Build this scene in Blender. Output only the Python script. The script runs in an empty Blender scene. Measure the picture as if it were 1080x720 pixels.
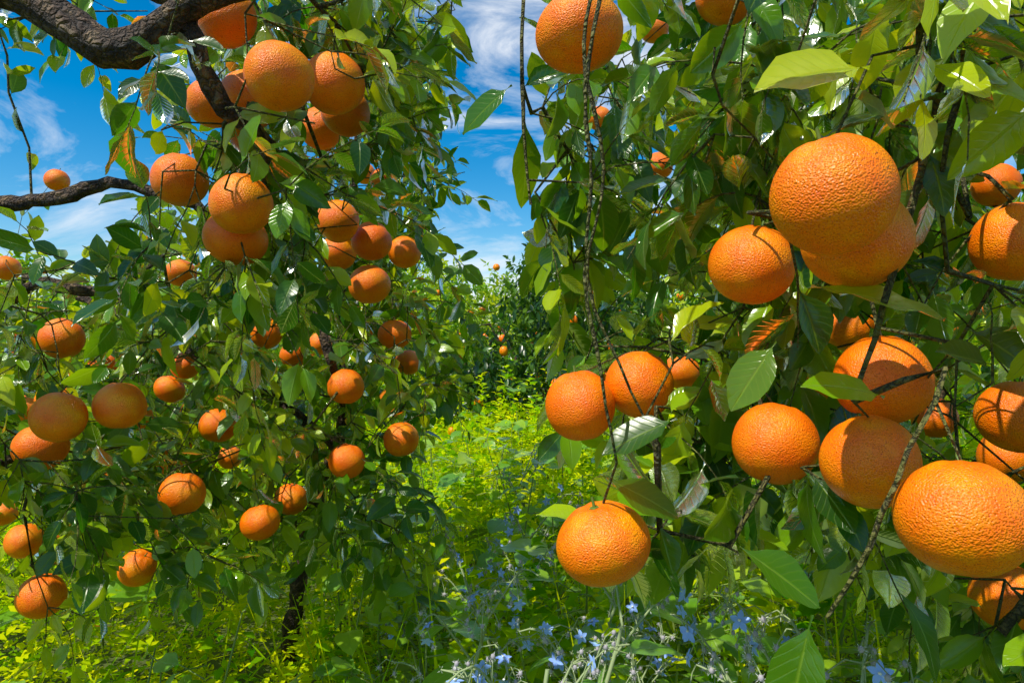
import bpy, math, numpy as np
from mathutils import Vector
rng=np.random.default_rng(7)
S=bpy.context.scene
EYE=np.array([0,0,1.3])
SUN=np.array([-.38,-.36,.85]); SUN/=np.linalg.norm(SUN)

# ------------------------------------------------------------------ helpers
def nrm(a): return a/np.maximum(np.linalg.norm(a,axis=-1,keepdims=True),1e-9)
class MB:
    def __init__(s): s.V=[];s.F=[];s.C=[];s.M=[];s.n=0
    def add(s,V,F,C=None,m=0):
        V=np.asarray(V,float).reshape(-1,3);F=np.asarray(F,int).reshape(-1,4)
        if C is None: C=np.full((len(V),4),.5)
        C=np.asarray(C,float)
        if C.ndim==1: C=np.tile(C,(len(V),1))
        s.V.append(V);s.F.append(F+s.n);s.C.append(C);s.M.append(np.full(len(F),m));s.n+=len(V)
    def mesh(s,name,mats,smooth=True):
        V=np.concatenate(s.V);F=np.concatenate(s.F);C=np.concatenate(s.C);M=np.concatenate(s.M)
        me=bpy.data.meshes.new(name)
        me.vertices.add(len(V));me.vertices.foreach_set('co',V.astype(np.float32).ravel())
        me.loops.add(F.size);me.loops.foreach_set('vertex_index',F.astype(np.int32).ravel())
        me.polygons.add(len(F));me.polygons.foreach_set('loop_start',np.arange(0,F.size,4,dtype=np.int32))
        me.polygons.foreach_set('loop_total',np.full(len(F),4,dtype=np.int32))
        me.polygons.foreach_set('material_index',M.astype(np.int32))
        me.polygons.foreach_set('use_smooth',np.full(len(F),smooth))
        a=me.attributes.new('lc','FLOAT_COLOR','POINT');a.data.foreach_set('color',C.astype(np.float32).ravel())
        for m in mats: me.materials.append(m)
        me.update(calc_edges=True)
        return me
def obj(name,me,parent=None,loc=(0,0,0),rot=(0,0,0),sc=(1,1,1)):
    o=bpy.data.objects.new(name,me);S.collection.objects.link(o)
    o.location=loc;o.rotation_euler=rot;o.scale=sc
    if parent: o.parent=parent
    return o
def stamp(mb,T,P,D,N,L,W,R,m=0,curl=None,fold=None):
    """stamp template T=(verts,faces,uv) at points P, axis D, normal N, length L, width W"""
    tv,tf,tuv=T;n=len(P)
    if n==0:return
    D=nrm(D);X=nrm(np.cross(D,N));Z=np.cross(X,D)
    x=tv[None,:,0]*W[:,None];y=tv[None,:,1]*L[:,None];z=tv[None,:,2]*L[:,None]
    if curl is not None: z=z-curl[:,None]*tv[None,:,1]**2*L[:,None]
    if fold is not None: z=z+fold[:,None]*np.abs(tv[None,:,0])*W[:,None]
    V=P[:,None,:]+x[...,None]*X[:,None,:]+y[...,None]*D[:,None,:]+z[...,None]*Z[:,None,:]
    F=tf[None]+(np.arange(n)*len(tv))[:,None,None]
    C=np.empty((n,len(tv),4));C[...,0]=R[:,0:1];C[...,1]=R[:,1:2];C[...,2]=tuv[None,:,0];C[...,3]=tuv[None,:,1]
    mb.add(V.reshape(-1,3),F.reshape(-1,4),C.reshape(-1,4),m)
def grid_leaf(ts,ws,wave=0.0):
    v=[];uv=[]
    for i,(t,w) in enumerate(zip(ts,ws)):
        for s_ in(-1,0,1):
            v.append((s_*w,t,wave*math.sin(i*2.1+s_*1.3)*abs(s_)));uv.append((s_,t))
    f=[]
    for i in range(len(ts)-1):
        for j in range(2):
            a=i*3+j;f.append((a,a+1,a+4,a+3))
    return np.array(v,float),np.array(f),np.array(uv,float)
LEAF=grid_leaf([0,.1,.17,.27,.42,.58,.74,.88,.96,1.0],[.015,.018,.13,.34,.48,.5,.42,.24,.09,.008],.022)
LEAFM=grid_leaf([0,.14,.3,.55,.8,.93,1.0],[.015,.03,.38,.5,.36,.15,.01],.02)
LEAF2=grid_leaf([0,.22,.5,.8,1.],[.03,.34,.5,.3,.02])
LEAFLOW=grid_leaf([0,.45,1.],[.06,.5,.06])
BLADE=grid_leaf([0,.25,.5,.75,1.],[.5,.45,.36,.22,.02])
def trifoil():
    V=[];F=[];U=[]
    for k in range(3):
        a=k*2*math.pi/3
        for (r,w,s_) in((.02,0,0),(.5,.3,-1),(.95,.18,-1),(1,0,0),(.95,.18,1),(.5,.3,1)):
            w=w*s_;z=.12*abs(s_)+.12*r
            V.append((math.cos(a)*r-math.sin(a)*w,math.sin(a)*r+math.cos(a)*w,z));U.append((s_*.8,r))
        b=k*6;F+=[(b,b+1,b+2,b+3),(b,b+3,b+4,b+5)]
    return np.array(V),np.array(F),np.array(U)
TRI=trifoil()
def tube(mb,pts,rad,sides=6,m=0,C=None,gn=0):
    pts=np.asarray(pts,float);rad=np.asarray(rad,float)
    T=nrm(np.gradient(pts,axis=0));av=np.abs(T.mean(0));ref=np.zeros(3);ref[np.argmin(av)]=1
    X=nrm(np.cross(T,ref));Y=np.cross(T,X)
    a=np.arange(sides)*2*np.pi/sides
    rr=rad[:,None]*np.ones((1,sides))
    if gn: rr=rr*(1+gn*rng.uniform(-1,1,rr.shape))
    V=pts[:,None]+rr[...,None]*(np.cos(a)[None,:,None]*X[:,None]+np.sin(a)[None,:,None]*Y[:,None])
    n=len(pts);i=np.arange(n-1)[:,None]*sides;j=np.arange(sides)[None];k=(j+1)%sides
    F=np.stack([i+j,i+k,i+sides+k,i+sides+j],-1).reshape(-1,4)
    mb.add(V.reshape(-1,3),F,C,m)
def resample(p,step):
    p=np.asarray(p,float)
    q=np.vstack([2*p[0]-p[1],p,2*p[-1]-p[-2]]);out=[]
    for i in range(len(p)-1):
        n=max(2,int(np.linalg.norm(p[i+1]-p[i])/step))
        for t in np.arange(n)/n:
            a,b,c,d=q[i:i+4]
            out.append(.5*((2*b)+(-a+c)*t+(2*a-5*b+4*c-d)*t*t+(-a+3*b-3*c+d)*t**3))
    out.append(p[-1]);return np.array(out)

# ------------------------------------------------------------------ materials
def newmat(name):
    m=bpy.data.materials.new(name);m.use_nodes=True;nt=m.node_tree;nt.nodes.clear()
    return m,nt,nt.nodes,nt.links
def math_n(nt,op,a,b=None,clamp=False):
    n=nt.nodes.new('ShaderNodeMath');n.operation=op;n.use_clamp=clamp
    for i,x in enumerate((a,b)):
        if x is None: continue
        if isinstance(x,(int,float)): n.inputs[i].default_value=x
        else: nt.links.new(x,n.inputs[i])
    return n.outputs[0]
def mixc(nt,f,a,b,bt='MIX'):
    n=nt.nodes.new('ShaderNodeMix');n.data_type='RGBA';n.blend_type=bt
    for k,x in((0,f),(6,a),(7,b)):
        if hasattr(x,'is_linked'): nt.links.new(x,n.inputs[k])
        else: n.inputs[k].default_value=x if k==0 else (*x,1)
    return n.outputs[2]
def ramp(nt,f,stops):
    r=nt.nodes.new('ShaderNodeValToRGB');e=r.color_ramp.elements
    e[0].position=stops[0][0];e[0].color=(*stops[0][1],1);e[1].position=stops[-1][0];e[1].color=(*stops[-1][1],1)
    for p,c in stops[1:-1]:
        x=e.new(p);x.color=(*c,1)
    nt.links.new(f,r.inputs[0]);return r.outputs[0]
def leafmat(name,stops,trans,tf=.4,rough=.35,spec=.5,veins=True,back=(.13,.25,.015)):
    m,nt,N,Lk=newmat(name)
    at=N.new('ShaderNodeAttribute');at.attribute_name='lc'
    sep=N.new('ShaderNodeSeparateColor');Lk.new(at.outputs['Color'],sep.inputs[0])
    R,G,B=sep.outputs;A=at.outputs['Alpha']
    col=ramp(nt,R,stops)
    t=N.new('ShaderNodeBsdfTranslucent');d=N.new('ShaderNodeBsdfDiffuse')
    tc=mixc(nt,R,trans[0],trans[1])
    if veins:
        geo=N.new('ShaderNodeNewGeometry')
        nz=N.new('ShaderNodeTexNoise');nz.inputs['Scale'].default_value=40;nz.inputs['Detail'].default_value=2;Lk.new(geo.outputs['Position'],nz.inputs['Vector'])
        col=mixc(nt,math_n(nt,'MULTIPLY',nz.outputs[0],.32),col,(.012,.04,.002),'MIX')
        absu=math_n(nt,'ABSOLUTE',B)
        mid=math_n(nt,'SUBTRACT',1,math_n(nt,'MULTIPLY',absu,11),True)
        ph=math_n(nt,'ADD',math_n(nt,'MULTIPLY',math_n(nt,'SUBTRACT',A,math_n(nt,'MULTIPLY',absu,.22)),30),math_n(nt,'MULTIPLY',nz.outputs[0],2.2))
        sv=math_n(nt,'POWER',math_n(nt,'ABSOLUTE',math_n(nt,'COSINE',ph)),24)
        vn=math_n(nt,'MAXIMUM',math_n(nt,'MULTIPLY',mid,.6),math_n(nt,'MULTIPLY',sv,.14))
        col=mixc(nt,vn,col,(.25,.40,.03))
        hgt=math_n(nt,'MULTIPLY',math_n(nt,'MAXIMUM',mid,math_n(nt,'MULTIPLY',sv,.2)),-1)
        bp=N.new('ShaderNodeBump');bp.inputs['Strength'].default_value=.45;bp.inputs['Distance'].default_value=.0014
        Lk.new(math_n(nt,'ADD',hgt,math_n(nt,'MULTIPLY',nz.outputs[0],1.4)),bp.inputs['Height'])
        tc=mixc(nt,math_n(nt,'MULTIPLY',vn,.5),tc,(.6,.80,.05))
        colb=mixc(nt,math_n(nt,'MULTIPLY',geo.outputs['Backfacing'],.45),col,back)
        Lk.new(colb,d.inputs[0])
        g=N.new('ShaderNodeBsdfGlossy');g.inputs[0].default_value=(1,1,.92,1)
        rr=math_n(nt,'ADD',math_n(nt,'MULTIPLY',G,.16),rough);Lk.new(rr,g.inputs['Roughness'])
        Lk.new(bp.outputs[0],g.inputs['Normal']);Lk.new(bp.outputs[0],d.inputs['Normal'])
        fr=N.new('ShaderNodeFresnel');fr.inputs[0].default_value=1.45;Lk.new(bp.outputs[0],fr.inputs['Normal'])
        ms=N.new('ShaderNodeMixShader');Lk.new(math_n(nt,'MULTIPLY',fr.outputs[0],spec),ms.inputs[0]);Lk.new(g.outputs[0],ms.inputs[2])
        Lk.new(tc,t.inputs[0])
        mx=N.new('ShaderNodeMixShader');mx.inputs[0].default_value=tf
        Lk.new(d.outputs[0],mx.inputs[1]);Lk.new(t.outputs[0],mx.inputs[2])
        Lk.new(mx.outputs[0],ms.inputs[1])
        o=N.new('ShaderNodeOutputMaterial');Lk.new(ms.outputs[0],o.inputs[0]);return m
    Lk.new(col,d.inputs[0]);top=d.outputs[0]
    if spec>0:
        g=N.new('ShaderNodeBsdfGlossy');g.inputs['Roughness'].default_value=rough;g.inputs[0].default_value=(1,1,.9,1)
        ms=N.new('ShaderNodeMixShader');ms.inputs[0].default_value=spec;Lk.new(top,ms.inputs[1]);Lk.new(g.outputs[0],ms.inputs[2]);top=ms.outputs[0]
    Lk.new(tc,t.inputs[0])
    mx=N.new('ShaderNodeMixShader');mx.inputs[0].default_value=tf
    Lk.new(top,mx.inputs[1]);Lk.new(t.outputs[0],mx.inputs[2])
    o=N.new('ShaderNodeOutputMaterial');Lk.new(mx.outputs[0],o.inputs[0]);return m
M_LEAF=leafmat('citrus_leaf',[(0,(.005,.030,.003)),(.30,(.020,.12,.004)),(.58,(.16,.40,.005)),(1,(.55,.68,.006))],((.08,.38,.002),(1.0,1.0,.005)),.45,.15,.95)
M_BG=leafmat('grove_leaf',[(0,(.012,.07,.005)),(.4,(.13,.32,.006)),(1,(.50,.60,.010))],((.22,.56,.006),(.95,.98,.012)),.42,.32,.05,False)
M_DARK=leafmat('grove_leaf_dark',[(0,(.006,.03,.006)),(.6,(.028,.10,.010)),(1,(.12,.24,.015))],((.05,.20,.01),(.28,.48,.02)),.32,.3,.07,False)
M_CLOV=leafmat('clover_leaf',[(0,(.03,.16,.003)),(.4,(.28,.52,.004)),(1,(.82,.82,.005))],((.34,.75,.004),(1.0,.97,.005)),.5,.5,0,False)
M_BROAD=leafmat('broad_leaf',[(0,(.05,.22,.008)),(.5,(.20,.46,.012)),(1,(.45,.64,.02))],((.35,.75,.015),(.95,1.0,.02)),.44,.26,1.0,True)
def barkmat():
    m,nt,N,Lk=newmat('bark')
    g=N.new('ShaderNodeNewGeometry')
    n=N.new('ShaderNodeTexNoise');n.inputs['Scale'].default_value=55;n.inputs['Detail'].default_value=6;Lk.new(g.outputs['Position'],n.inputs['Vector'])
    v=N.new('ShaderNodeTexVoronoi');v.inputs['Scale'].default_value=80;v.feature='DISTANCE_TO_EDGE'
    wv=N.new('ShaderNodeVectorMath');wv.operation='ADD'
    Lk.new(g.outputs['Position'],wv.inputs[0]);sc=N.new('ShaderNodeVectorMath');sc.operation='SCALE';sc.inputs['Scale'].default_value=.035;Lk.new(n.outputs['Color'],sc.inputs[0]);Lk.new(sc.outputs[0],wv.inputs[1])
    Lk.new(wv.outputs[0],v.inputs['Vector'])
    at=N.new('ShaderNodeAttribute');at.attribute_name='lc';sep=N.new('ShaderNodeSeparateColor');Lk.new(at.outputs['Color'],sep.inputs[0])
    c=ramp(nt,n.outputs[0],[(.3,(.03,.015,.008)),(.5,(.12,.065,.03)),(.72,(.42,.28,.14))])
    c=mixc(nt,sep.outputs[0],c,(.22,.24,.035))
    c=mixc(nt,math_n(nt,'MULTIPLY',math_n(nt,'SUBTRACT',.14,v.outputs[0],True),6,True),c,(.010,.007,.004))
    p=N.new('ShaderNodeBsdfPrincipled');Lk.new(c,p.inputs['Base Color']);p.inputs['Roughness'].default_value=.75
    b=N.new('ShaderNodeBump');b.inputs['Strength'].default_value=1;b.inputs['Distance'].default_value=.012
    Lk.new(math_n(nt,'ADD',n.outputs[0],math_n(nt,'MULTIPLY',v.outputs[0],3)),b.inputs['Height']);Lk.new(b.outputs[0],p.inputs['Normal'])
    o=N.new('ShaderNodeOutputMaterial');Lk.new(p.outputs[0],o.inputs[0]);return m
M_BARK=barkmat()
def orangemat():
    m,nt,N,Lk=newmat('orange_peel')
    tc=N.new('ShaderNodeTexCoord');oi=N.new('ShaderNodeObjectInfo')
    n=N.new('ShaderNodeTexNoise');n.inputs['Scale'].default_value=1.6;n.inputs['Detail'].default_value=4;Lk.new(tc.outputs['Object'],n.inputs['Vector'])
    n2=N.new('ShaderNodeTexNoise');n2.inputs['Scale'].default_value=22;n2.inputs['Detail'].default_value=4;Lk.new(tc.outputs['Object'],n2.inputs['Vector'])
    v=N.new('ShaderNodeTexVoronoi');v.inputs['Scale'].default_value=32;v.feature='SMOOTH_F1';Lk.new(tc.outputs['Object'],v.inputs['Vector'])
    c=ramp(nt,n.outputs[0],[(.3,(.98,.17,.0004)),(.5,(1.0,.25,.0004)),(.72,(1.0,.38,.0006))])
    c=mixc(nt,math_n(nt,'MULTIPLY',oi.outputs['Random'],.5),c,(.98,.14,.0004))
    pore=math_n(nt,'MULTIPLY',math_n(nt,'SUBTRACT',.38,v.outputs[0],True),2.6,True)
    c=mixc(nt,pore,c,(.60,.05,.001))
    sp=math_n(nt,'MULTIPLY',math_n(nt,'SUBTRACT',n2.outputs[0],.62,True),4,True);c=mixc(nt,sp,c,(.28,.08,.01))
    p=N.new('ShaderNodeBsdfPrincipled');Lk.new(c,p.inputs['Base Color']);p.inputs['Specular IOR Level'].default_value=.38
    Lk.new(math_n(nt,'ADD',.24,math_n(nt,'MULTIPLY',n2.outputs[0],.22)),p.inputs['Roughness'])
    b=N.new('ShaderNodeBump');b.inputs['Strength'].default_value=.8;b.inputs['Distance'].default_value=.0013
    Lk.new(math_n(nt,'ADD',v.outputs[0],math_n(nt,'MULTIPLY',n2.outputs[0],.7)),b.inputs['Height']);Lk.new(b.outputs[0],p.inputs['Normal'])
    o=N.new('ShaderNodeOutputMaterial');Lk.new(p.outputs[0],o.inputs[0]);return m
M_ORANGE=orangemat()
def plain(name,c,rough=.6,noise=0.4,scale=30):
    m,nt,N,Lk=newmat(name);g=N.new('ShaderNodeNewGeometry')
    n=N.new('ShaderNodeTexNoise');n.inputs['Scale'].default_value=scale;n.inputs['Detail'].default_value=3;Lk.new(g.outputs['Position'],n.inputs['Vector'])
    cc=mixc(nt,math_n(nt,'MULTIPLY',n.outputs[0],noise),c,tuple(x*.25 for x in c))
    p=N.new('ShaderNodeBsdfPrincipled');Lk.new(cc,p.inputs['Base Color']);p.inputs['Roughness'].default_value=rough
    o=N.new('ShaderNodeOutputMaterial');Lk.new(p.outputs[0],o.inputs[0]);return m
M_CALYX=plain('calyx_green',(.12,.20,.02));M_STEM=plain('weed_stem',(.24,.34,.06))
M_BSTEM=plain('borage_stem',(.36,.44,.20),.7);M_BUD=plain('borage_bud',(.46,.42,.46),.7);M_PETAL=plain('borage_petal',(.30,.48,.98),.5,.15)
M_HAIR=plain('borage_hair',(.85,.85,.80),.6,.1)
M_SOIL=plain('soil',(.09,.12,.02),.95,.8,3)

# ------------------------------------------------------------------ oranges (world x,y,z,radius)
R_OR=[(.231,.49,1.405,.0435),(.290,.575,1.386,.0435),(.244,.695,1.378,.0425),(.071,.72,1.625,.0435),(.55,.746,1.409,.0425),
(.379,.70,1.261,.047),(.277,.72,1.193,.0435),(.328,.625,1.19,.0435),(.323,.49,1.174,.0435),(.089,.665,1.104,.0435),(.083,.827,1.223,.0425),
(.159,.85,1.247,.0425),(.605,.816,1.21,.043),(.635,.874,.973,.043),(.412,1.91,1.792,.038),(.26,2.04,1.965,.038),(.32,1.02,1.818,.043),
(.964,1.36,1.612,.043),(.583,1.18,1.325,.043),(.399,1.61,1.228,.043),(.841,1.36,1.149,.043),(.365,1.75,2.10,.038),(.703,1.53,1.215,.043),(.806,1.11,1.114,.043)]
L_OR=[(-.426,1.02,1.783,.043),(-.290,.85,1.629,.043),(-.381,.987,1.649,.043),(-.541,1.224,1.725,.043),(-.258,.987,1.673,.043),(-.39,1.39,1.734,.043),
(-.298,1.224,1.711,.043),(-.532,1.093,1.558,.043),(-.368,.927,1.487,.043),(-.405,1.0,1.451,.043),(-.355,1.39,1.545,.043),(-.432,1.70,1.522,.043),
(-.299,1.457,1.514,.042),(-.283,1.80,1.535,.043),(-.297,1.423,1.419,.043),(-.31,1.80,1.318,.043),(-.668,1.855,1.323,.043),(-.392,1.61,1.195,.043),
(-.276,1.70,1.057,.043),(-.39,1.61,1.018,.043),(-.334,2.19,1.233,.043),(-.699,2.19,1.257,.043),(-.715,2.55,1.293,.043),(-.628,1.093,1.198,.0385),
(-.691,1.04,1.185,.0385),(-.845,1.224,1.11,.043),(-.976,2.04,1.229,.043),(-1.024,2.04,1.158,.043),(-.96,1.457,1.306,.043),(-.732,1.70,1.092,.043),
(-1.013,2.45,.885,.043),(-.642,1.33,1.004,.043),(-.583,1.8,.885,.043),(-.564,1.53,.895,.043),(-.883,1.61,.767,.043),(-.916,1.33,.806,.043),
(-1.215,1.70,.804,.043),(-1.74,2.35,1.552,.043),(-1.7,2.55,1.902,.043),(-.99,2.04,1.504,.043),(-.598,2.78,1.983,.043),(-1.75,2.35,.71,.043)]
NL=len(L_OR)
for c,r,n in(((-1.1,2.2,1.1),(.6,.4,.35),10),((-.6,2.2,1.5),(.35,.3,.6),5)):
    for _ in range(n):
        d=nrm(rng.normal(size=3))*rng.uniform(.4,1);p=np.array(c)+d*np.array(r);L_OR.append((*p,.042))
HERO=np.array(R_OR+L_OR[:NL])
def view_wedge(P,w=.0):
    """wedge spreading from the camera, cut clear through the near foliage, ragged edges"""
    x,y,z=P.T
    rag=.035*np.sin(z*9+y*5)+.03*np.sin(z*23+y*11+1)
    wl=(-.035+rag+w*.5)*y;wr=(.03+rag*.7)*y
    hi=np.clip((z-1.6)*.03,0,.03)
    return (y>0)&(x>wl-hi-.03*y)&(x<wr)
def prune(P,prob=.88,pad=.010):
    keep=np.ones(len(P),bool);rd=rng.random(len(P))
    for h in HERO:
        c=h[:3];r=h[3];ax=EYE-c;ln=np.linalg.norm(ax);ax=ax/ln
        q=P-c;t=q@ax;d=np.linalg.norm(q-t[:,None]*ax,axis=1)
        cone=(r*(1-np.clip(t/ln,0,1)))*.90+pad
        keep&=~((t>0)&(t<ln)&(d<cone)&(rd<prob))
        keep&=np.linalg.norm(q,axis=1)>r+.004
        t=q@SUN;d=np.linalg.norm(q-t[:,None]*SUN,axis=1)
        keep&=~((t>0)&(t<.9)&(d<r*1.15)&(rd<.80))
    keep&=np.linalg.norm(P-EYE,axis=1)>.38
    keep&=~(view_wedge(P)&(rd<.95))  # trims leaves out of the central wedge seen from the camera
    # low right: the fringe of the right-hand tree stops above the weeds
    keep&=~((P[:,0]>0)&(P[:,0]<.55*P[:,1])&(P[:,1]<2.2)&(P[:,2]<1.3-.37*P[:,1])&(rd<.9))
    return keep

# ------------------------------------------------------------------ tree growing
def grow(limbs,targets,fruit=(),step=.07):
    pos=[];par=[];lr=[];kind=[]
    for li,(pts,r0,r1) in enumerate(limbs):
        q=resample(pts,.025);
        q[1:-1]+=rng.normal(size=q[1:-1].shape)*min(r0,.02)*.16
        st=-1
        if li>0:
            A=np.array(pos);st=int(np.argmin(np.linalg.norm(A-q[0],axis=1)))
            if np.linalg.norm(A[st]-q[0])>.15: st=-1
        for i,p in enumerate(q):
            pos.append(p);par.append(st);lr.append((r0+(r1-r0)*i/(len(q)-1))*(1+.14*math.sin(i*.9+li)));kind.append(0);st=len(pos)-1
    A0=np.array(pos);T=np.array(list(targets)+[(f[0],f[1],f[2]+f[3]*.9) for f in fruit]);isf=np.array([0]*len(targets)+[1]*len(fruit))
    dd=np.array([np.min(np.linalg.norm(A0-t,axis=1)) for t in T])
    buf=np.zeros((len(pos)+len(T)*12,3));buf[:len(pos)]=A0;n=len(pos);ends=[]
    for k in np.argsort(dd+isf*2):
        t=T[k];dv=buf[:n]-t;D=np.linalg.norm(dv,axis=1)
        if isf[k]: D=D+np.where(dv[:,2]<.02,.5,0)
        j=int(np.argmin(D));d=np.linalg.norm(dv[j])
        if d<1e-3: continue
        m=min(12,max(1,int(d/step)));a=buf[j].copy();st=j;side=rng.normal(size=3)*d*.12;side[2]+=d*.12
        for i in range(1,m+1):
            s=i/m;p=a+(t-a)*s+side*4*s*(1-s)*.6+(rng.normal(size=3)*.007 if i<m else 0)
            buf[n]=p;par.append(st);lr.append(.0012);kind.append(1);st=n;n+=1
            if n>=len(buf): buf=np.vstack([buf,np.zeros((2000,3))])
        if not isf[k]: ends.append(st)
    P=buf[:n].copy();par=np.array(par);r=np.array(lr);acc=np.zeros(n)
    for i in range(n-1,-1,-1):
        rr=max(r[i] if kind[i]==0 else 0,min(.009,(acc[i]) **(1/2.3) if acc[i]>0 else .0012));r[i]=rr
        if par[i]>=0 and kind[i]==1: acc[par[i]]+=rr**2.3
    return P,par,r,ends,np.array(kind)
def tree_geo(limbs,targets,fruit,mbW,mbL,tmpl,m_leaf=0,lsize=(.07,.115),tw=3,droop=.35,doprune=True,young=.15,wood_tw=True,spacing=.02,agep=(1.3,2.2)):
    P,par,r,ends,kind=grow(limbs,targets,fruit)
    n=len(P);ch=[[] for _ in range(n)]
    for i in range(n):
        if par[i]>=0: ch[par[i]].append(i)
    starts=[i for i in range(n) if par[i]<0];st=[(s,None) for s in starts]
    while st:
        s,p0=st.pop();chain=[s] ;c=s
        while ch[c]:
            k=max(ch[c],key=lambda x:r[x]);
            for o in ch[c]:
                if o!=k: st.append((o,c))
            chain.append(k);c=k
        pts=P[chain];rad=r[chain]
        if p0 is not None: pts=np.vstack([P[p0],pts]);rad=np.concatenate([[min(r[p0],rad[0]*1.25)],rad])
        if len(pts)<2: continue
        big=rad.max()>.012
        g=np.clip(1-rad/.009,0,1)*.9;sd=16 if big else (6 if rad.max()>.004 else 4)
        tube(mbW,pts,rad,sd,0,np.repeat(np.stack([g,g,g,g],1),sd,0),.15 if big else .04)
    LP=[];LD=[];LN=[];LR=[]
    def leaf(p,d,age):
        LP.append(p);LD.append(d);LN.append(np.array([0,-.15,1.])+rng.normal(size=3)*.55);LR.append(age)
    tws=[]
    for e in ends:
        base=P[e];bd=nrm(P[e]-P[par[e]]);age=rng.beta(*agep)
        if rng.random()<young: age=rng.uniform(.75,1)
        for _ in range(tw):
            d=nrm(bd*.6+rng.normal(size=3)*.75+np.array([0,0,-droop*.4]));L=rng.uniform(.07,.18);m=4;q=[base];
            for i in range(m):
                d=nrm(d+np.array([0,0,-droop*.35])+rng.normal(size=3)*.1);q.append(q[-1]+d*L/m)
            tws.append((np.array(q),d,L,age))
    ok=np.ones(len(tws),bool)
    if doprune:
        A=np.concatenate([t[0][1:] for t in tws]);kk=prune(A,1.0,0.).reshape(-1,4).all(1);ok=kk&~view_wedge(A).reshape(-1,4).any(1)
    for (q,d,L,age),o_ in zip(tws,ok):
            if not o_: continue
            m=4
            if wood_tw: tube(mbW,q,np.linspace(.0014,.0006,m+1),4,0,np.array([.9,.8,.8,1]))
            cnt=max(3,int(L/spacing));ph=rng.uniform(0,6.28)
            for i in range(cnt):
                s=(i+.6)/cnt*m;k=min(m-1,int(s));p=q[k]+(q[k+1]-q[k])*(s-k);t=nrm(q[k+1]-q[k])
                a=ph+i*2.4;u=nrm(np.cross(t,[.3,.2,1.]));v=np.cross(t,u)
                dd=t*.55+(u*math.cos(a)+v*math.sin(a))*.85+np.array([0,0,-droop*.5]);leaf(p,dd,np.clip(age+rng.normal()*.15,0,1))
            leaf(q[-1],d+rng.normal(size=3)*.2,age)
    for i in range(n):
        if kind[i]==1 and r[i]<.005 and rng.random()<.75 and par[i]>=0:
            t=nrm(P[i]-P[par[i]])
            for _ in range(2 if doprune else 1): leaf(P[i]+(P[par[i]]-P[i])*rng.random(),t*.3+rng.normal(size=3)*.7+np.array([0,0,-droop]),rng.beta(*agep))
    LP=np.array(LP);LD=nrm(np.array(LD));LN=np.array(LN);age=np.array(LR)
    L=rng.uniform(*lsize,len(LP))*rng.uniform(.7,1.05,len(LP))
    if doprune:
        k=prune(LP+LD*L[:,None]*.5)&prune(LP+LD*L[:,None]*.85,.65,.004);LP,LD,LN,age,L=LP[k],LD[k],LN[k],age[k],L[k]
    W=L*rng.uniform(.40,.54,len(L))
    stamp(mbL,tmpl,LP,LD,LN,L,W,np.stack([age,rng.random(len(L))],1),m_leaf,rng.uniform(-.08,.5,len(L)),rng.uniform(.05,.7,len(L)))
    return len(L)
def samp(ells):
    out=[]
    for c,r,n in ells:
        d=nrm(rng.normal(size=(n,3)))*(rng.random((n,1))**(1/2.6));out.append(np.array(c)+d*np.array(r))
    o=np.concatenate(out);return o
def near_targets(ells):
    t=samp(ells);k=np.linalg.norm(t-EYE,axis=1)>.42
    k&=~view_wedge(t)
    k&=~((t[:,0]>0)&(t[:,0]<.55*t[:,1])&(t[:,1]<2.2)&(t[:,2]<1.3-.34*t[:,1]))
    return t[k]
def empty(name): 
    o=bpy.data.objects.new(name,None);S.collection.objects.link(o);return o
def make_tree(limbs,ells,fruit,tmpl=LEAF,**kw):
    w=MB();l=MB();n=tree_geo(limbs,near_targets(ells),fruit,w,l,tmpl,**kw)
    e=empty('orange_tree');obj('trunk_and_branches',w.mesh('wood',[M_BARK]),e);obj('leaves',l.mesh('leaves',[M_LEAF]),e);print('leaves',n);return e
make_tree([
 ([(-.80,2.35,-.05),(-.74,2.3,.35),(-.66,2.2,.7),(-.5,1.95,1.0),(-.46,1.9,1.1)],.03,.018),
 ([(-.46,1.9,1.1),(-.42,1.62,1.22),(-.456,1.6,1.34),(-.511,1.6,1.44),(-.6,1.6,1.52)],.012,.009),
 ([(-.5,1.95,1.0),(-.8,2.0,1.2),(-1.2,2.0,1.4),(-1.5,2.1,1.5)],.016,.008),
 ([(-.46,1.9,1.1),(-.5,2.0,1.5),(-.45,2.0,1.9),(-.5,2.0,2.3)],.014,.006),
 ([(-.66,2.2,.7),(-.9,1.9,.9),(-1.4,1.8,1.0)],.013,.006)],
 [((-.58,1.95,1.30),(.49,.55,.60),180),((-.48,2.0,2.0),(.42,.45,.5),100),((-1.3,2.1,1.05),(.65,.5,.45),110),((-.33,1.7,1.2),(.20,.25,.45),46)],
 L_OR[10:23]+L_OR[26:28]+L_OR[29:31]+L_OR[32:34]+L_OR[37:],tmpl=LEAFM,lsize=(.05,.085),spacing=.022)
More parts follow.
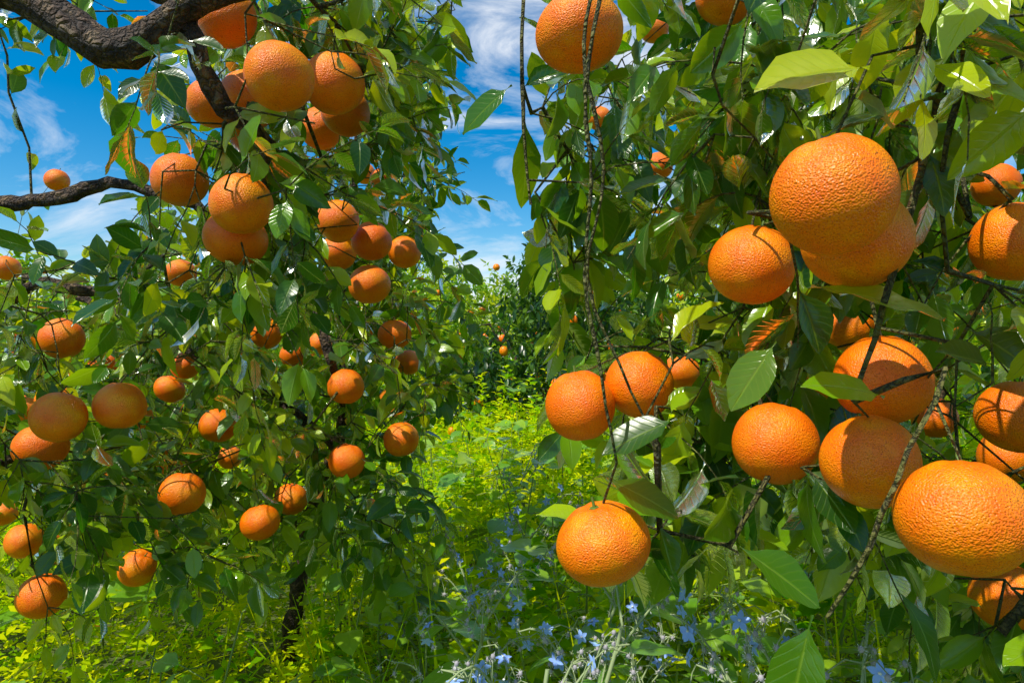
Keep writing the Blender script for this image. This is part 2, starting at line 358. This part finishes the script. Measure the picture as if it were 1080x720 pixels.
make_tree([
 ([(-1.5,.7,-.05),(-1.45,.72,.5),(-1.3,.78,1.0),(-1.1,.8,1.45),(-.86,.84,1.72),(-.70,.85,1.76)],.085,.034),
 ([(-.70,.85,1.76),(-.614,.85,1.735),(-.549,.86,1.692),(-.49,.87,1.668),(-.434,.87,1.71),(-.366,.88,1.755),(-.3,.95,1.82)],.029,.015),
 ([(-.614,.85,1.735),(-.54,.90,1.785),(-.443,.90,1.765),(-.408,.88,1.69),(-.396,.9,1.635),(-.34,.95,1.575)],.023,.010),
 ([(-1.3,.78,1.0),(-1.2,1.1,1.45),(-.993,1.3,1.556),(-.867,1.3,1.574),(-.74,1.3,1.598),(-.6,1.3,1.56)],.03,.009),
 ([(-1.3,.78,1.0),(-1.1,1.0,1.3),(-.917,1.2,1.367),(-.833,1.2,1.40),(-.7,1.2,1.38)],.022,.008),
 ([(-1.45,.72,.5),(-1.2,1.1,.9),(-.9,1.3,1.1)],.02,.007)],
 [((-.37,1.02,1.60),(.18,.28,.22),72),((-.32,1.15,1.85),(.26,.3,.15),46),((-.85,1.3,1.1),(.36,.3,.35),105),((-.6,1.2,1.38),(.25,.25,.12),30),((-.8,1.3,1.92),(.28,.3,.08),8)],
 L_OR[0:10]+L_OR[23:26]+L_OR[28:29]+L_OR[31:32]+L_OR[34:37],lsize=(.046,.074),spacing=.022)
make_tree([
 ([(1.55,1.1,-.05),(1.5,1.1,.5),(1.35,1.1,1.0),(1.2,1.15,1.5),(.95,1.2,1.95)],.085,.03),
 ([(1.35,1.1,1.0),(1.0,.9,1.45),(.65,.7,1.62),(.42,.6,1.66),(.25,.58,1.69),(.1,.66,1.72)],.028,.006),
 ([(.95,1.2,1.95),(.6,1.0,2.0),(.3,.9,1.95),(.1,.85,1.85)],.018,.006),
 ([(.42,.6,1.66),(.345,.52,1.60),(.34,.54,1.5),(.335,.56,1.44),(.30,.55,1.33),(.285,.57,1.25)],.005,.0025),
 ([(.36,.55,1.66),(.315,.52,1.58),(.33,.55,1.48),(.36,.60,1.40)],.004,.0025),
 ([(.345,.52,1.60),(.37,.56,1.52),(.352,.56,1.44),(.37,.58,1.36)],.0035,.002),
 ([(.1,.66,1.72),(.077,.6,1.60),(.064,.6,1.52),(.070,.6,1.44),(.064,.6,1.36),(.078,.6,1.27),(.095,.62,1.19)],.0026,.0012),
 ([(.1,.66,1.72),(.065,.62,1.57),(.085,.63,1.46),(.07,.64,1.36),(.10,.64,1.28),(.14,.66,1.2)],.0022,.0012),
 ([(.285,.57,1.25),(.33,.52,1.28),(.29,.50,1.22),(.262,.50,1.15),(.24,.52,1.09)],.0028,.0018),
 ([(1.0,.9,1.45),(.8,.8,1.25),(.62,.75,1.1),(.5,.7,1.0)],.014,.005),
 ([(.1,.85,1.85),(.03,.82,1.78),(.012,.8,1.68),(.014,.8,1.55),(.022,.8,1.46)],.003,.0018)],
 [((.98,1.45,1.5),(.70,.75,.75),190),((.5,1.15,1.78),(.40,.4,.32),86),((.42,.75,1.38),(.24,.2,.30),74),((.18,.88,1.26),(.12,.2,.14),18),
  ((.34,.62,1.6),(.20,.13,.12),30),((.85,.95,1.0),(.42,.35,.2),40),((.2,.76,1.08),(.13,.1,.06),8),((.09,.95,1.65),(.09,.2,.25),20),((.50,.76,1.02),(.2,.15,.08),12)],
 R_OR,tw=3,droop=.6,lsize=(.054,.088),spacing=.022)

hl=[((.262,.50,1.50),(-.72,-.1,-.05),(-.1,-.75,.7),.085,.055,.95),((.35,.50,1.485),(-.95,0,-.12),(.1,-.25,1),.125,.05,.02),
((.245,.56,1.345),(.98,-.1,-.15),(0,-.5,.9),.11,.042,.55),((.20,.45,1.60),(-.5,.1,-.85),(-.4,-.9,.2),.085,.045,.0),
((.30,.55,1.255),(-.7,-.2,.25),(-.1,-.6,.8),.07,.035,.6),((.15,.62,1.23),(-.9,0,-.35),(0,-.6,.8),.075,.035,.2),
((.0,.8,1.60),(-.7,.1,-.5),(.2,-.8,.6),.08,.035,.35),((.015,.8,1.56),(.1,.1,-1),(.5,-.8,.1),.10,.04,.3),
((.24,.62,1.30),(-.6,-.1,-.8),(-.3,-.8,.4),.075,.038,.45),((.20,.6,1.12),(.6,-.2,-.4),(0,-.5,.9),.08,.045,.35),((.09,.65,1.17),(.8,-.2,-.35),(0,-.6,.9),.075,.04,.3),
((.22,.5,1.10),(-.3,-.1,-1),(-.6,-.7,.1),.10,.042,.35),((.30,.5,1.56),(.7,-.2,-.5),(.2,-.8,.5),.09,.04,.1)]
lm=MB();a=[np.array([h[i] for h in hl],float) for i in range(6)]
stamp(lm,LEAF,a[0],a[1],a[2],a[3],a[4],np.stack([a[5],rng.random(len(hl))],1),0,rng.uniform(.05,.25,len(hl)),rng.uniform(.1,.3,len(hl)))
bpy_l=obj('front_leaves',lm.mesh('front_leaves',[M_LEAF]));bpy_l.parent=bpy.data.objects['orange_tree.002']

# ------------------------------------------------------------------ orange fruit meshes
def fruit_mesh(seed,nu=56,nv=40,calyx=True):
    g=np.random.default_rng(seed);mb=MB();fl=g.uniform(.90,1.0);ph=g.uniform(0,6.28,6);am=g.uniform(.010,.026,3)
    th=np.linspace(.02,np.pi-.02,nv);u=np.arange(nu)*2*np.pi/nu;TH,U=np.meshgrid(th,u,indexing='ij')
    r=1+am[0]*np.sin(2*U+ph[0])*np.sin(TH)+am[1]*np.sin(3*U+ph[1])*np.sin(TH)**2+am[2]*np.cos(2*TH+ph[2])+.006*np.sin(5*U+3*TH+ph[5])*np.sin(TH)
    r=r-.10*np.exp(-(TH/.20)**2)-.05*np.exp(-((np.pi-TH)/.16)**2)+.012*np.exp(-((TH-.45)/.2)**2)*np.sin(7*U+ph[3])
    V=np.stack([r*np.sin(TH)*np.cos(U),r*np.sin(TH)*np.sin(U),fl*r*np.cos(TH)],-1).reshape(-1,3)
    i=np.arange(nv-1)[:,None]*nu;j=np.arange(nu)[None];k=(j+1)%nu
    mb.add(V,np.stack([i+nu+j,i+nu+k,i+k,i+j],-1).reshape(-1,4))
    if calyx:
        z=fl*.87
        for q in range(5):
            a=q*1.2566+ph[4];c,s=math.cos(a),math.sin(a)
            def w(x,y,zz): return (c*x-s*y,s*x+c*y,zz)
            mb.add([w(0,0,z+.06),w(.07,-.05,z+.05),w(.14,0,z+.04),w(.07,.05,z+.05)],[(0,1,2,3)],None,1)
        tube(mb,[(0,0,z-.02),(.01,0,z+.1),(.03,.02,z+.28)],[.05,.035,.03],8,1)
    return mb.mesh('orange_peel',[M_ORANGE,M_CALYX])
FM=[fruit_mesh(s) for s in range(6)]
for i,(x,y,z,r) in enumerate(R_OR+L_OR):
    ex=rng.uniform(.98,1.05)
    o=obj('orange_fruit',FM[i%6],None,(x,y,z),(-abs(rng.normal())*.25,rng.normal()*.28,rng.uniform(-.6,.6)),(r*ex,r*ex,r))

# ------------------------------------------------------------------ background grove
def bg_tree(seed,nl=300,h=2.5,R=1.15,ml=None):
    global rng
    keep=rng;rng=np.random.default_rng(seed);w=MB();l=MB();f=MB()
    ells=[]
    for k in range(9):
        a=k*2.4+seed;zz=.65+(h-1.3)*((k*.37+.1*seed)%1);rr=R*.55*math.sin(math.pi*min(.95,max(.3,(zz/h))))+.1
        ells.append(((math.cos(a)*rr,math.sin(a)*rr,zz+.1),(R*.48,R*.48,.48),nl//10))
    ells.append(((0,0,h-.55),(R*.4,R*.4,.5),nl//8));ells.append(((0,0,.55),(R*.7,R*.7,.3),nl//8))
    t=samp(ells)
    limbs=[([(0,0,-.05),(.03,.02,.35),(0,.05,.7)],.06,.045)]
    for k in range(5):
        a=k*1.256+seed;limbs.append(([(0,.05,.7),(.3*math.cos(a),.3*math.sin(a),1.1),(.6*R*math.cos(a),.6*R*math.sin(a),1.6)],.028,.01))
    tree_geo(limbs,t,[],w,l,LEAF2,0,(.07,.115),2,.35,False,.22,False)
    sp=fruit_mesh(seed,14,9,False);v=np.empty(len(sp.vertices)*3);sp.vertices.foreach_get('co',v);v=v.reshape(-1,3);ff=np.array([p.vertices[:] for p in sp.polygons])
    for p in t[rng.choice(len(t),30)]:
        d=np.array([p[0],p[1],(p[2]-1.4)*.7]);p=p+nrm(d)*.13+np.array([0,0,-.08]);f.add(v*rng.uniform(.042,.05)+p,ff)
    r=(w.mesh('bg_wood',[M_BARK]),l.mesh('bg_leaves',[ml or M_BG]),f.mesh('bg_fruit',[M_ORANGE]));rng=keep;return r
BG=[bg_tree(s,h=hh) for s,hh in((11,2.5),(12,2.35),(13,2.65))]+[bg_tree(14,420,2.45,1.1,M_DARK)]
k=0
def place(x,y,sc=1,rot=None,vs=None):
    global k
    e=empty('orange_tree');e.location=(x,y,0);e.rotation_euler=(0,0,rng.uniform(0,6.28) if rot is None else rot);e.scale=sc if isinstance(sc,tuple) else (sc,sc,sc)
    w,l,f=BG[(k%3 if vs is None else vs)];k+=1
    obj('trunk_and_branches',w,e);obj('leaves',l,e);obj('fruit',f,e)
for (x,y,sc) in [(-2.3,4.8,.92),(-1.75,7.4,1),(-1.9,10.2,1),(-3.9,3.4,.9),(-4.6,6,1),(2.4,4.2,1.0),(2.1,6.4,1),(2.2,10.2,1),(4.6,5.6,1.1),(4.8,9,1),(-4.8,9,1),
                 (-.75,9.0,.92),(1.4,12,1.05),(-3.5,13,1),(4,13.5,1),(-7,8,1.1),(7.5,8.5,1.1),(-6.5,12.5,1.1),(7,13,1)]:
    place(x,y,sc)
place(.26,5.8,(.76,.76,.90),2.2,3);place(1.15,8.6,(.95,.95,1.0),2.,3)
e=empty('distant_trees')
for i in range(40):
    w,l,f=BG[i%3];x=-28+56*(i+.5)/40*1.0+rng.uniform(-1,1);y=rng.uniform(17,30);s_=rng.uniform(1.1,1.5)
    for nm,me in(('wood',w),('leaves',l)):
        obj('far_'+nm,me,e,(x,y,0),(0,0,rng.uniform(0,6)),(s_,s_,s_))

# ------------------------------------------------------------------ ground + undergrowth
gm=MB();xs=np.linspace(-1,1,81);g=np.sign(xs)*np.abs(xs)**2.2*300
X,Y=np.meshgrid(g,g,indexing='ij');Z=.02*np.sin(X*2.1)*np.cos(Y*1.7)*np.exp(-(X**2+Y**2)/900)
i=np.arange(80)[:,None]*81;j=np.arange(80)[None]
gm.add(np.stack([X,Y,Z],-1).reshape(-1,3),np.stack([i+j,i+81+j,i+82+j,i+j+1],-1).reshape(-1,4))
obj('ground',gm.mesh('ground',[M_SOIL]))
def H(x,y):
    h=.46+.10*np.sin(x*2.3+1.1*np.sin(y*1.3))+.08*np.sin(y*3.1+x*1.7)+.07*np.sin(x*7+y*5)+.06*np.sin(x*11-y*9+2)
    h=h+.40*np.exp(-((x+.1)**2/.4+(y-4.0)**2/.7))+.28*np.exp(-((x-.9)**2/.5+(y-3.0)**2/1))+.12*np.exp(-((x-.5)**2/.3+(y-1.9)**2/.3))
    return h
def scatter(n,y0,y1,pw=1.0,xl=.86,xo=.5):
    y=(rng.random(n)*(y1**(pw+1)-y0**(pw+1))+y0**(pw+1))**(1/(pw+1));x=rng.uniform(-1,1,n)*(xl*y+xo);return x,y
um=MB()
n=36000;x,y=scatter(n,.9,4.6);h=H(x,y);z=h*(1-rng.random(n)**1.7*.6)+rng.normal(size=n)*.03
patch=np.sin(x*3.1+2*np.sin(y*1.9))*.5+np.sin(y*4.3+x)*.3
D=rng.normal(size=(n,3));D[:,2]*=.35;Nn=np.array([0,-.2,1.])+rng.normal(size=(n,3))*.45
L=rng.uniform(.014,.028,n);stamp(um,TRI,np.stack([x,y,z],1),D,Nn,L,L,np.stack([np.clip(.6+.25*patch+rng.normal(size=n)*.25,0,1),rng.random(n)],1),0)
ns=2300;sx,sy=scatter(ns,1.3,6.5,.6,.8,.4);sh=H(sx,sy);tl=rng.uniform(.05,.36,ns);lean=rng.normal(size=(ns,2))*.3
m=16;f_=rng.random((ns,m));px=sx[:,None]+lean[:,0:1]*tl[:,None]*f_;py=sy[:,None]+lean[:,1:2]*tl[:,None]*f_;pz=sh[:,None]-.08+(tl[:,None]+.08)*f_
an=rng.uniform(0,6.28,(ns,m));D=np.stack([np.cos(an),np.sin(an),.6+0*an],-1).reshape(-1,3);P_=np.stack([px,py,pz],-1).reshape(-1,3);nn=len(P_)
ag=np.clip(np.repeat(rng.beta(1.7,1.4,ns),m)+rng.normal(size=nn)*.1,0,1);L=rng.uniform(.025,.058,nn)*np.repeat(rng.uniform(.6,1.5,ns),m)*(1.15-.5*f_.ravel())
stamp(um,LEAFLOW,P_,D,np.array([0,-.1,1.])+rng.normal(size=(nn,3))*.3,L,L*.5,np.stack([ag,rng.random(nn)],1),0,np.full(nn,.3),np.full(nn,.3))
n=70000;x,y=scatter(n,4.2,16,.7,.8,.8);h=H(x,y);z=h*(1-rng.random(n)**1.8*.5)+rng.normal(size=n)*.06
D=rng.normal(size=(n,3));Nn=np.array([0,-.2,1.])+rng.normal(size=(n,3))*.5;L=rng.uniform(.03,.07,n)*(1+y*.05)
patch=np.sin(x*2.1+2*np.sin(y*1.1))*.5
stamp(um,LEAFLOW,np.stack([x,y,z],1),D,Nn,L,L*.7,np.stack([np.clip(.62+.25*patch+rng.normal(size=n)*.25,0,1),rng.random(n)],1),0)
n=16000;x=rng.uniform(-7,7,n);y=rng.uniform(-2,4,n);k_=(np.abs(x)>.7*y+.4)|(y<.9);x,y=x[k_],y[k_];n=len(x)
z=H(x,y)*(1-rng.random(n)**2*.6);D=rng.normal(size=(n,3));L=rng.uniform(.05,.09,n)
stamp(um,LEAFLOW,np.stack([x,y,z],1),D,np.array([0,0,1.])+rng.normal(size=(n,3))*.5,L,L*.7,np.stack([rng.random(n),rng.random(n)],1),0)
obj('clover_undergrowth',um.mesh('clover',[M_CLOV]))
gr=MB();n=4800;x,y=scatter(n,1.1,6,.6,.8,.3);kk=(x>-.25*y-.1)|(rng.random(n)<.22);x,y=x[kk],y[kk];n=len(x);h=H(x,y)
D=rng.normal(size=(n,3))*.32;D[:,2]=1;Nn=rng.normal(size=(n,3));L=rng.uniform(.25,.68,n)
stamp(gr,BLADE,np.stack([x,y,h*.4],1),D,Nn,L,rng.uniform(.004,.014,n),np.stack([rng.uniform(.2,1,n),rng.random(n)],1),0,rng.uniform(.05,.6,n),np.full(n,.4))
obj('grass_blades',gr.mesh('grass',[M_CLOV]))
bw=MB();BP=[];BD=[];BN=[];BL=[];BA=[]
n=270;x,y=scatter(n,1.3,5,.4,.6,.2)
x=np.concatenate([x,rng.uniform(-.62,-.3,8),rng.uniform(0,.9,26)]);y=np.concatenate([y,rng.uniform(1.6,1.95,8),rng.uniform(1.4,2.2,26)]);n0=n;n=len(x)
for i in range(n):
    if i<n0 and x[i]<-.28*y[i] and rng.random()<.72: continue
    hh=H(x[i],y[i]);base=np.array([x[i],y[i],hh*.25]);top=hh+rng.uniform(-.02,.30);ag=rng.uniform(.3,1.0)
    if y[i]<1.6: top=min(top,.70)
    tube(bw,[base,base+[rng.normal()*.03,rng.normal()*.03,(top-base[2])*.6],[x[i]+rng.normal()*.05,y[i]+rng.normal()*.05,top]],[.005,.004,.002],5,1)
    big=rng.uniform(.7,1.3)
    for j in range(rng.integers(8,14)):
        a=rng.uniform(0,6.28);zz=base[2]+(top-base[2])*rng.uniform(.25,1.0);o=np.array([math.cos(a),math.sin(a),rng.uniform(0,.6)])
        pe=rng.uniform(.03,.10);c=np.array([x[i],y[i],zz]);p=c+o*pe;tube(bw,[c,c+o*pe*.5,p],[.002,.0018,.0015],4,1)
        BP.append(p);BD.append(o+np.array([0,0,-.25]));BN.append(np.array([0,-.2,1.])+rng.normal(size=3)*.35);BL.append(rng.uniform(.05,.13)*big);BA.append(np.clip(ag+rng.normal()*.12,0,1))
BP,BD,BN,BL,BA=map(np.array,(BP,BD,BN,BL,BA))
stamp(bw,LEAF,BP,BD,BN,BL,BL*rng.uniform(.42,.8,len(BL)),np.stack([BA,rng.random(len(BL))],1),0,rng.uniform(.1,.6,len(BL)),rng.uniform(.05,.4,len(BL)))
obj('broadleaf_weeds',bw.mesh('broadleaf',[M_BROAD,M_STEM]))

# ------------------------------------------------------------------ borage plants
def borage(seed,h=1.0):
    global rng
    keep=rng;rng=np.random.default_rng(seed);mb=MB()
    bud=fruit_mesh(3,9,7,False);v=np.empty(len(bud.vertices)*3);bud.vertices.foreach_get('co',v);v=v.reshape(-1,3);f=np.array([p.vertices[:] for p in bud.polygons])
    v=v*np.where(v[:,2:3]<0,1-.45*np.abs(v[:,2:3]),1)*np.array([1,1,1.])
    HP=[];HD=[];PP=[];PD=[];PN=[];FP=[];FD=[];FN=[];FL=[]
    def hairs(p,n,r):
        for _ in range(n):
            d=nrm(rng.normal(size=3));HP.append(p+d*r*.8);HD.append(d)
    main=resample([(0,0,0),(rng.normal()*.03,rng.normal()*.03,h*.5),(rng.normal()*.05,rng.normal()*.05,h*.8)],.05)
    tube(mb,main,np.linspace(.006,.0035,len(main)),7,0)
    for i in range(18):
        q=main[rng.integers(len(main)//3,len(main)-1)];a=rng.uniform(0,6.28);FP.append(q);FD.append([math.cos(a),math.sin(a),.3]);FN.append([0,0,1]);FL.append(rng.uniform(.06,.12))
    for b in range(7):
        s=main[rng.integers(len(main)*3//5,len(main))];a=b*.9+rng.uniform(0,.5);o=np.array([math.cos(a),math.sin(a),0])
        br=resample([s,s+o*.05+[0,0,.07],s+o*.10+[0,0,.13],s+o*.14+[0,0,.12+rng.uniform(-.02,.03)]],.015)
        tube(mb,br,np.linspace(.0026,.0014,len(br)),5,0)
        for p in br: hairs(p,8,.003)
        FP.append(br[len(br)//2]);FD.append(o*.8+np.array([0,0,.2]));FN.append([0,0,1]);FL.append(rng.uniform(.03,.055))
        for j in range(8):
            p=br[-1-rng.integers(0,len(br)//2)];e_=p+rng.normal(size=3)*.022+np.array([0,0,-.012]);mid=(p+e_)/2+[0,0,.01]
            tube(mb,[p,mid,e_],[.0011,.001,.001],4,0)
            if rng.random()<.24:
                ax=nrm(rng.normal(size=3)*.8+np.array([0,-.9,.2]));u=nrm(np.cross(ax,[.1,.2,1]));w=np.cross(ax,u)
                for q in range(5):
                    t=q*1.2566;PP.append(e_);PD.append(u*math.cos(t)+w*math.sin(t));PN.append(ax)
                mb.add(v*.0022+e_+ax*.003,f,None,3)
            else:
                mb.add(v*np.array([.0036,.0036,.0062])+e_+[0,0,-.005],f,None,1);hairs(e_+np.array([0,0,-.005]),26,.0045)
    PP,PD,PN=map(np.array,(PP,PD,PN));n=len(PP)
    stamp(mb,LEAF2,PP,PD,PN,np.full(n,.0145),np.full(n,.0085),np.full((n,2),.5),2,np.full(n,.1),np.full(n,.2))
    HP,HD=np.array(HP),np.array(HD);n=len(HP)
    stamp(mb,LEAFLOW,HP,HD,rng.normal(size=(n,3)),np.full(n,.0048),np.full(n,.0005),np.full((n,2),.5),3)
    FP,FD,FN,FL=map(lambda a:np.array(a,float),(FP,FD,FN,FL));n=len(FP)
    stamp(mb,LEAF,FP,FD,FN,FL,FL*.5,np.stack([rng.uniform(.2,.6,n),rng.random(n)],1),4,rng.uniform(.3,.8,n),np.full(n,.2))
    me=mb.mesh('borage',[M_BSTEM,M_BUD,M_PETAL,M_HAIR,M_BROAD]);rng=keep;return me
BO=[borage(s) for s in(1,2,3,4)]
for i,(x,y,s) in enumerate([(.03,.98,1.0),(.10,1.12,1.0),(-.02,1.3,.95),(.13,1.4,.94),(-.06,1.7,.9),(.02,2.0,.95),(-.25,2.0,.85),(.30,.80,1.03),(.38,.84,1.02),(.45,.95,1.0),(.40,1.1,.95),(.05,2.8,.95),(.2,1.3,.9)]):
    obj('borage_plant',BO[i%4],None,(x,y,0),(0,0,rng.uniform(0,6.28)),(s,s,s))

# ------------------------------------------------------------------ world, sun, camera
el=math.asin(SUN[2]);az=math.atan2(SUN[0],SUN[1])
W=bpy.data.worlds.new('World');S.world=W;W.use_nodes=True;nt=W.node_tree;nt.nodes.clear();N=nt.nodes;Lk=nt.links
sk=N.new('ShaderNodeTexSky');sk.sky_type='NISHITA';sk.sun_disc=False;sk.sun_elevation=el;sk.sun_rotation=az%(2*math.pi);sk.air_density=1.0;sk.dust_density=.3;sk.ozone_density=2.0
hs=N.new('ShaderNodeHueSaturation');hs.inputs['Saturation'].default_value=1.6;hs.inputs['Value'].default_value=1.05;hs.inputs['Hue'].default_value=.495;Lk.new(sk.outputs[0],hs.inputs['Color'])
tc=N.new('ShaderNodeTexCoord');mp=N.new('ShaderNodeMapping');mp.inputs['Scale'].default_value=(2.4,2.4,6);mp.inputs['Rotation'].default_value=(.3,.5,.2);Lk.new(tc.outputs['Generated'],mp.inputs[0])
n1=N.new('ShaderNodeTexNoise');n1.inputs['Scale'].default_value=1.5;n1.inputs['Detail'].default_value=8;n1.inputs['Roughness'].default_value=.62;n1.inputs['Distortion'].default_value=.8;Lk.new(mp.outputs[0],n1.inputs['Vector'])
cf=ramp(nt,n1.outputs[0],[(.46,(0,0,0)),(.57,(.35,.35,.35)),(.70,(1,1,1))])
c=mixc(nt,cf,hs.outputs[0],(6.8,7.1,7.5))
bg=N.new('ShaderNodeBackground');bg.inputs['Strength'].default_value=.14;Lk.new(c,bg.inputs[0])
o=N.new('ShaderNodeOutputWorld');Lk.new(bg.outputs[0],o.inputs[0])
sl=bpy.data.lights.new('sun','SUN');sl.energy=5;sl.angle=math.radians(.5);sl.color=(1,.96,.86);so=bpy.data.objects.new('sun',sl);S.collection.objects.link(so)
so.rotation_euler=Vector(SUN).to_track_quat('Z','Y').to_euler()
cd=bpy.data.cameras.new('camera');cd.lens=24;cd.sensor_width=36;cd.clip_start=.02;cd.clip_end=2000
co=bpy.data.objects.new('camera',cd);S.collection.objects.link(co);co.location=EYE;co.rotation_euler=(math.radians(90),0,0);S.camera=co
S.view_settings.view_transform='Standard';S.view_settings.look='None';S.view_settings.exposure=0
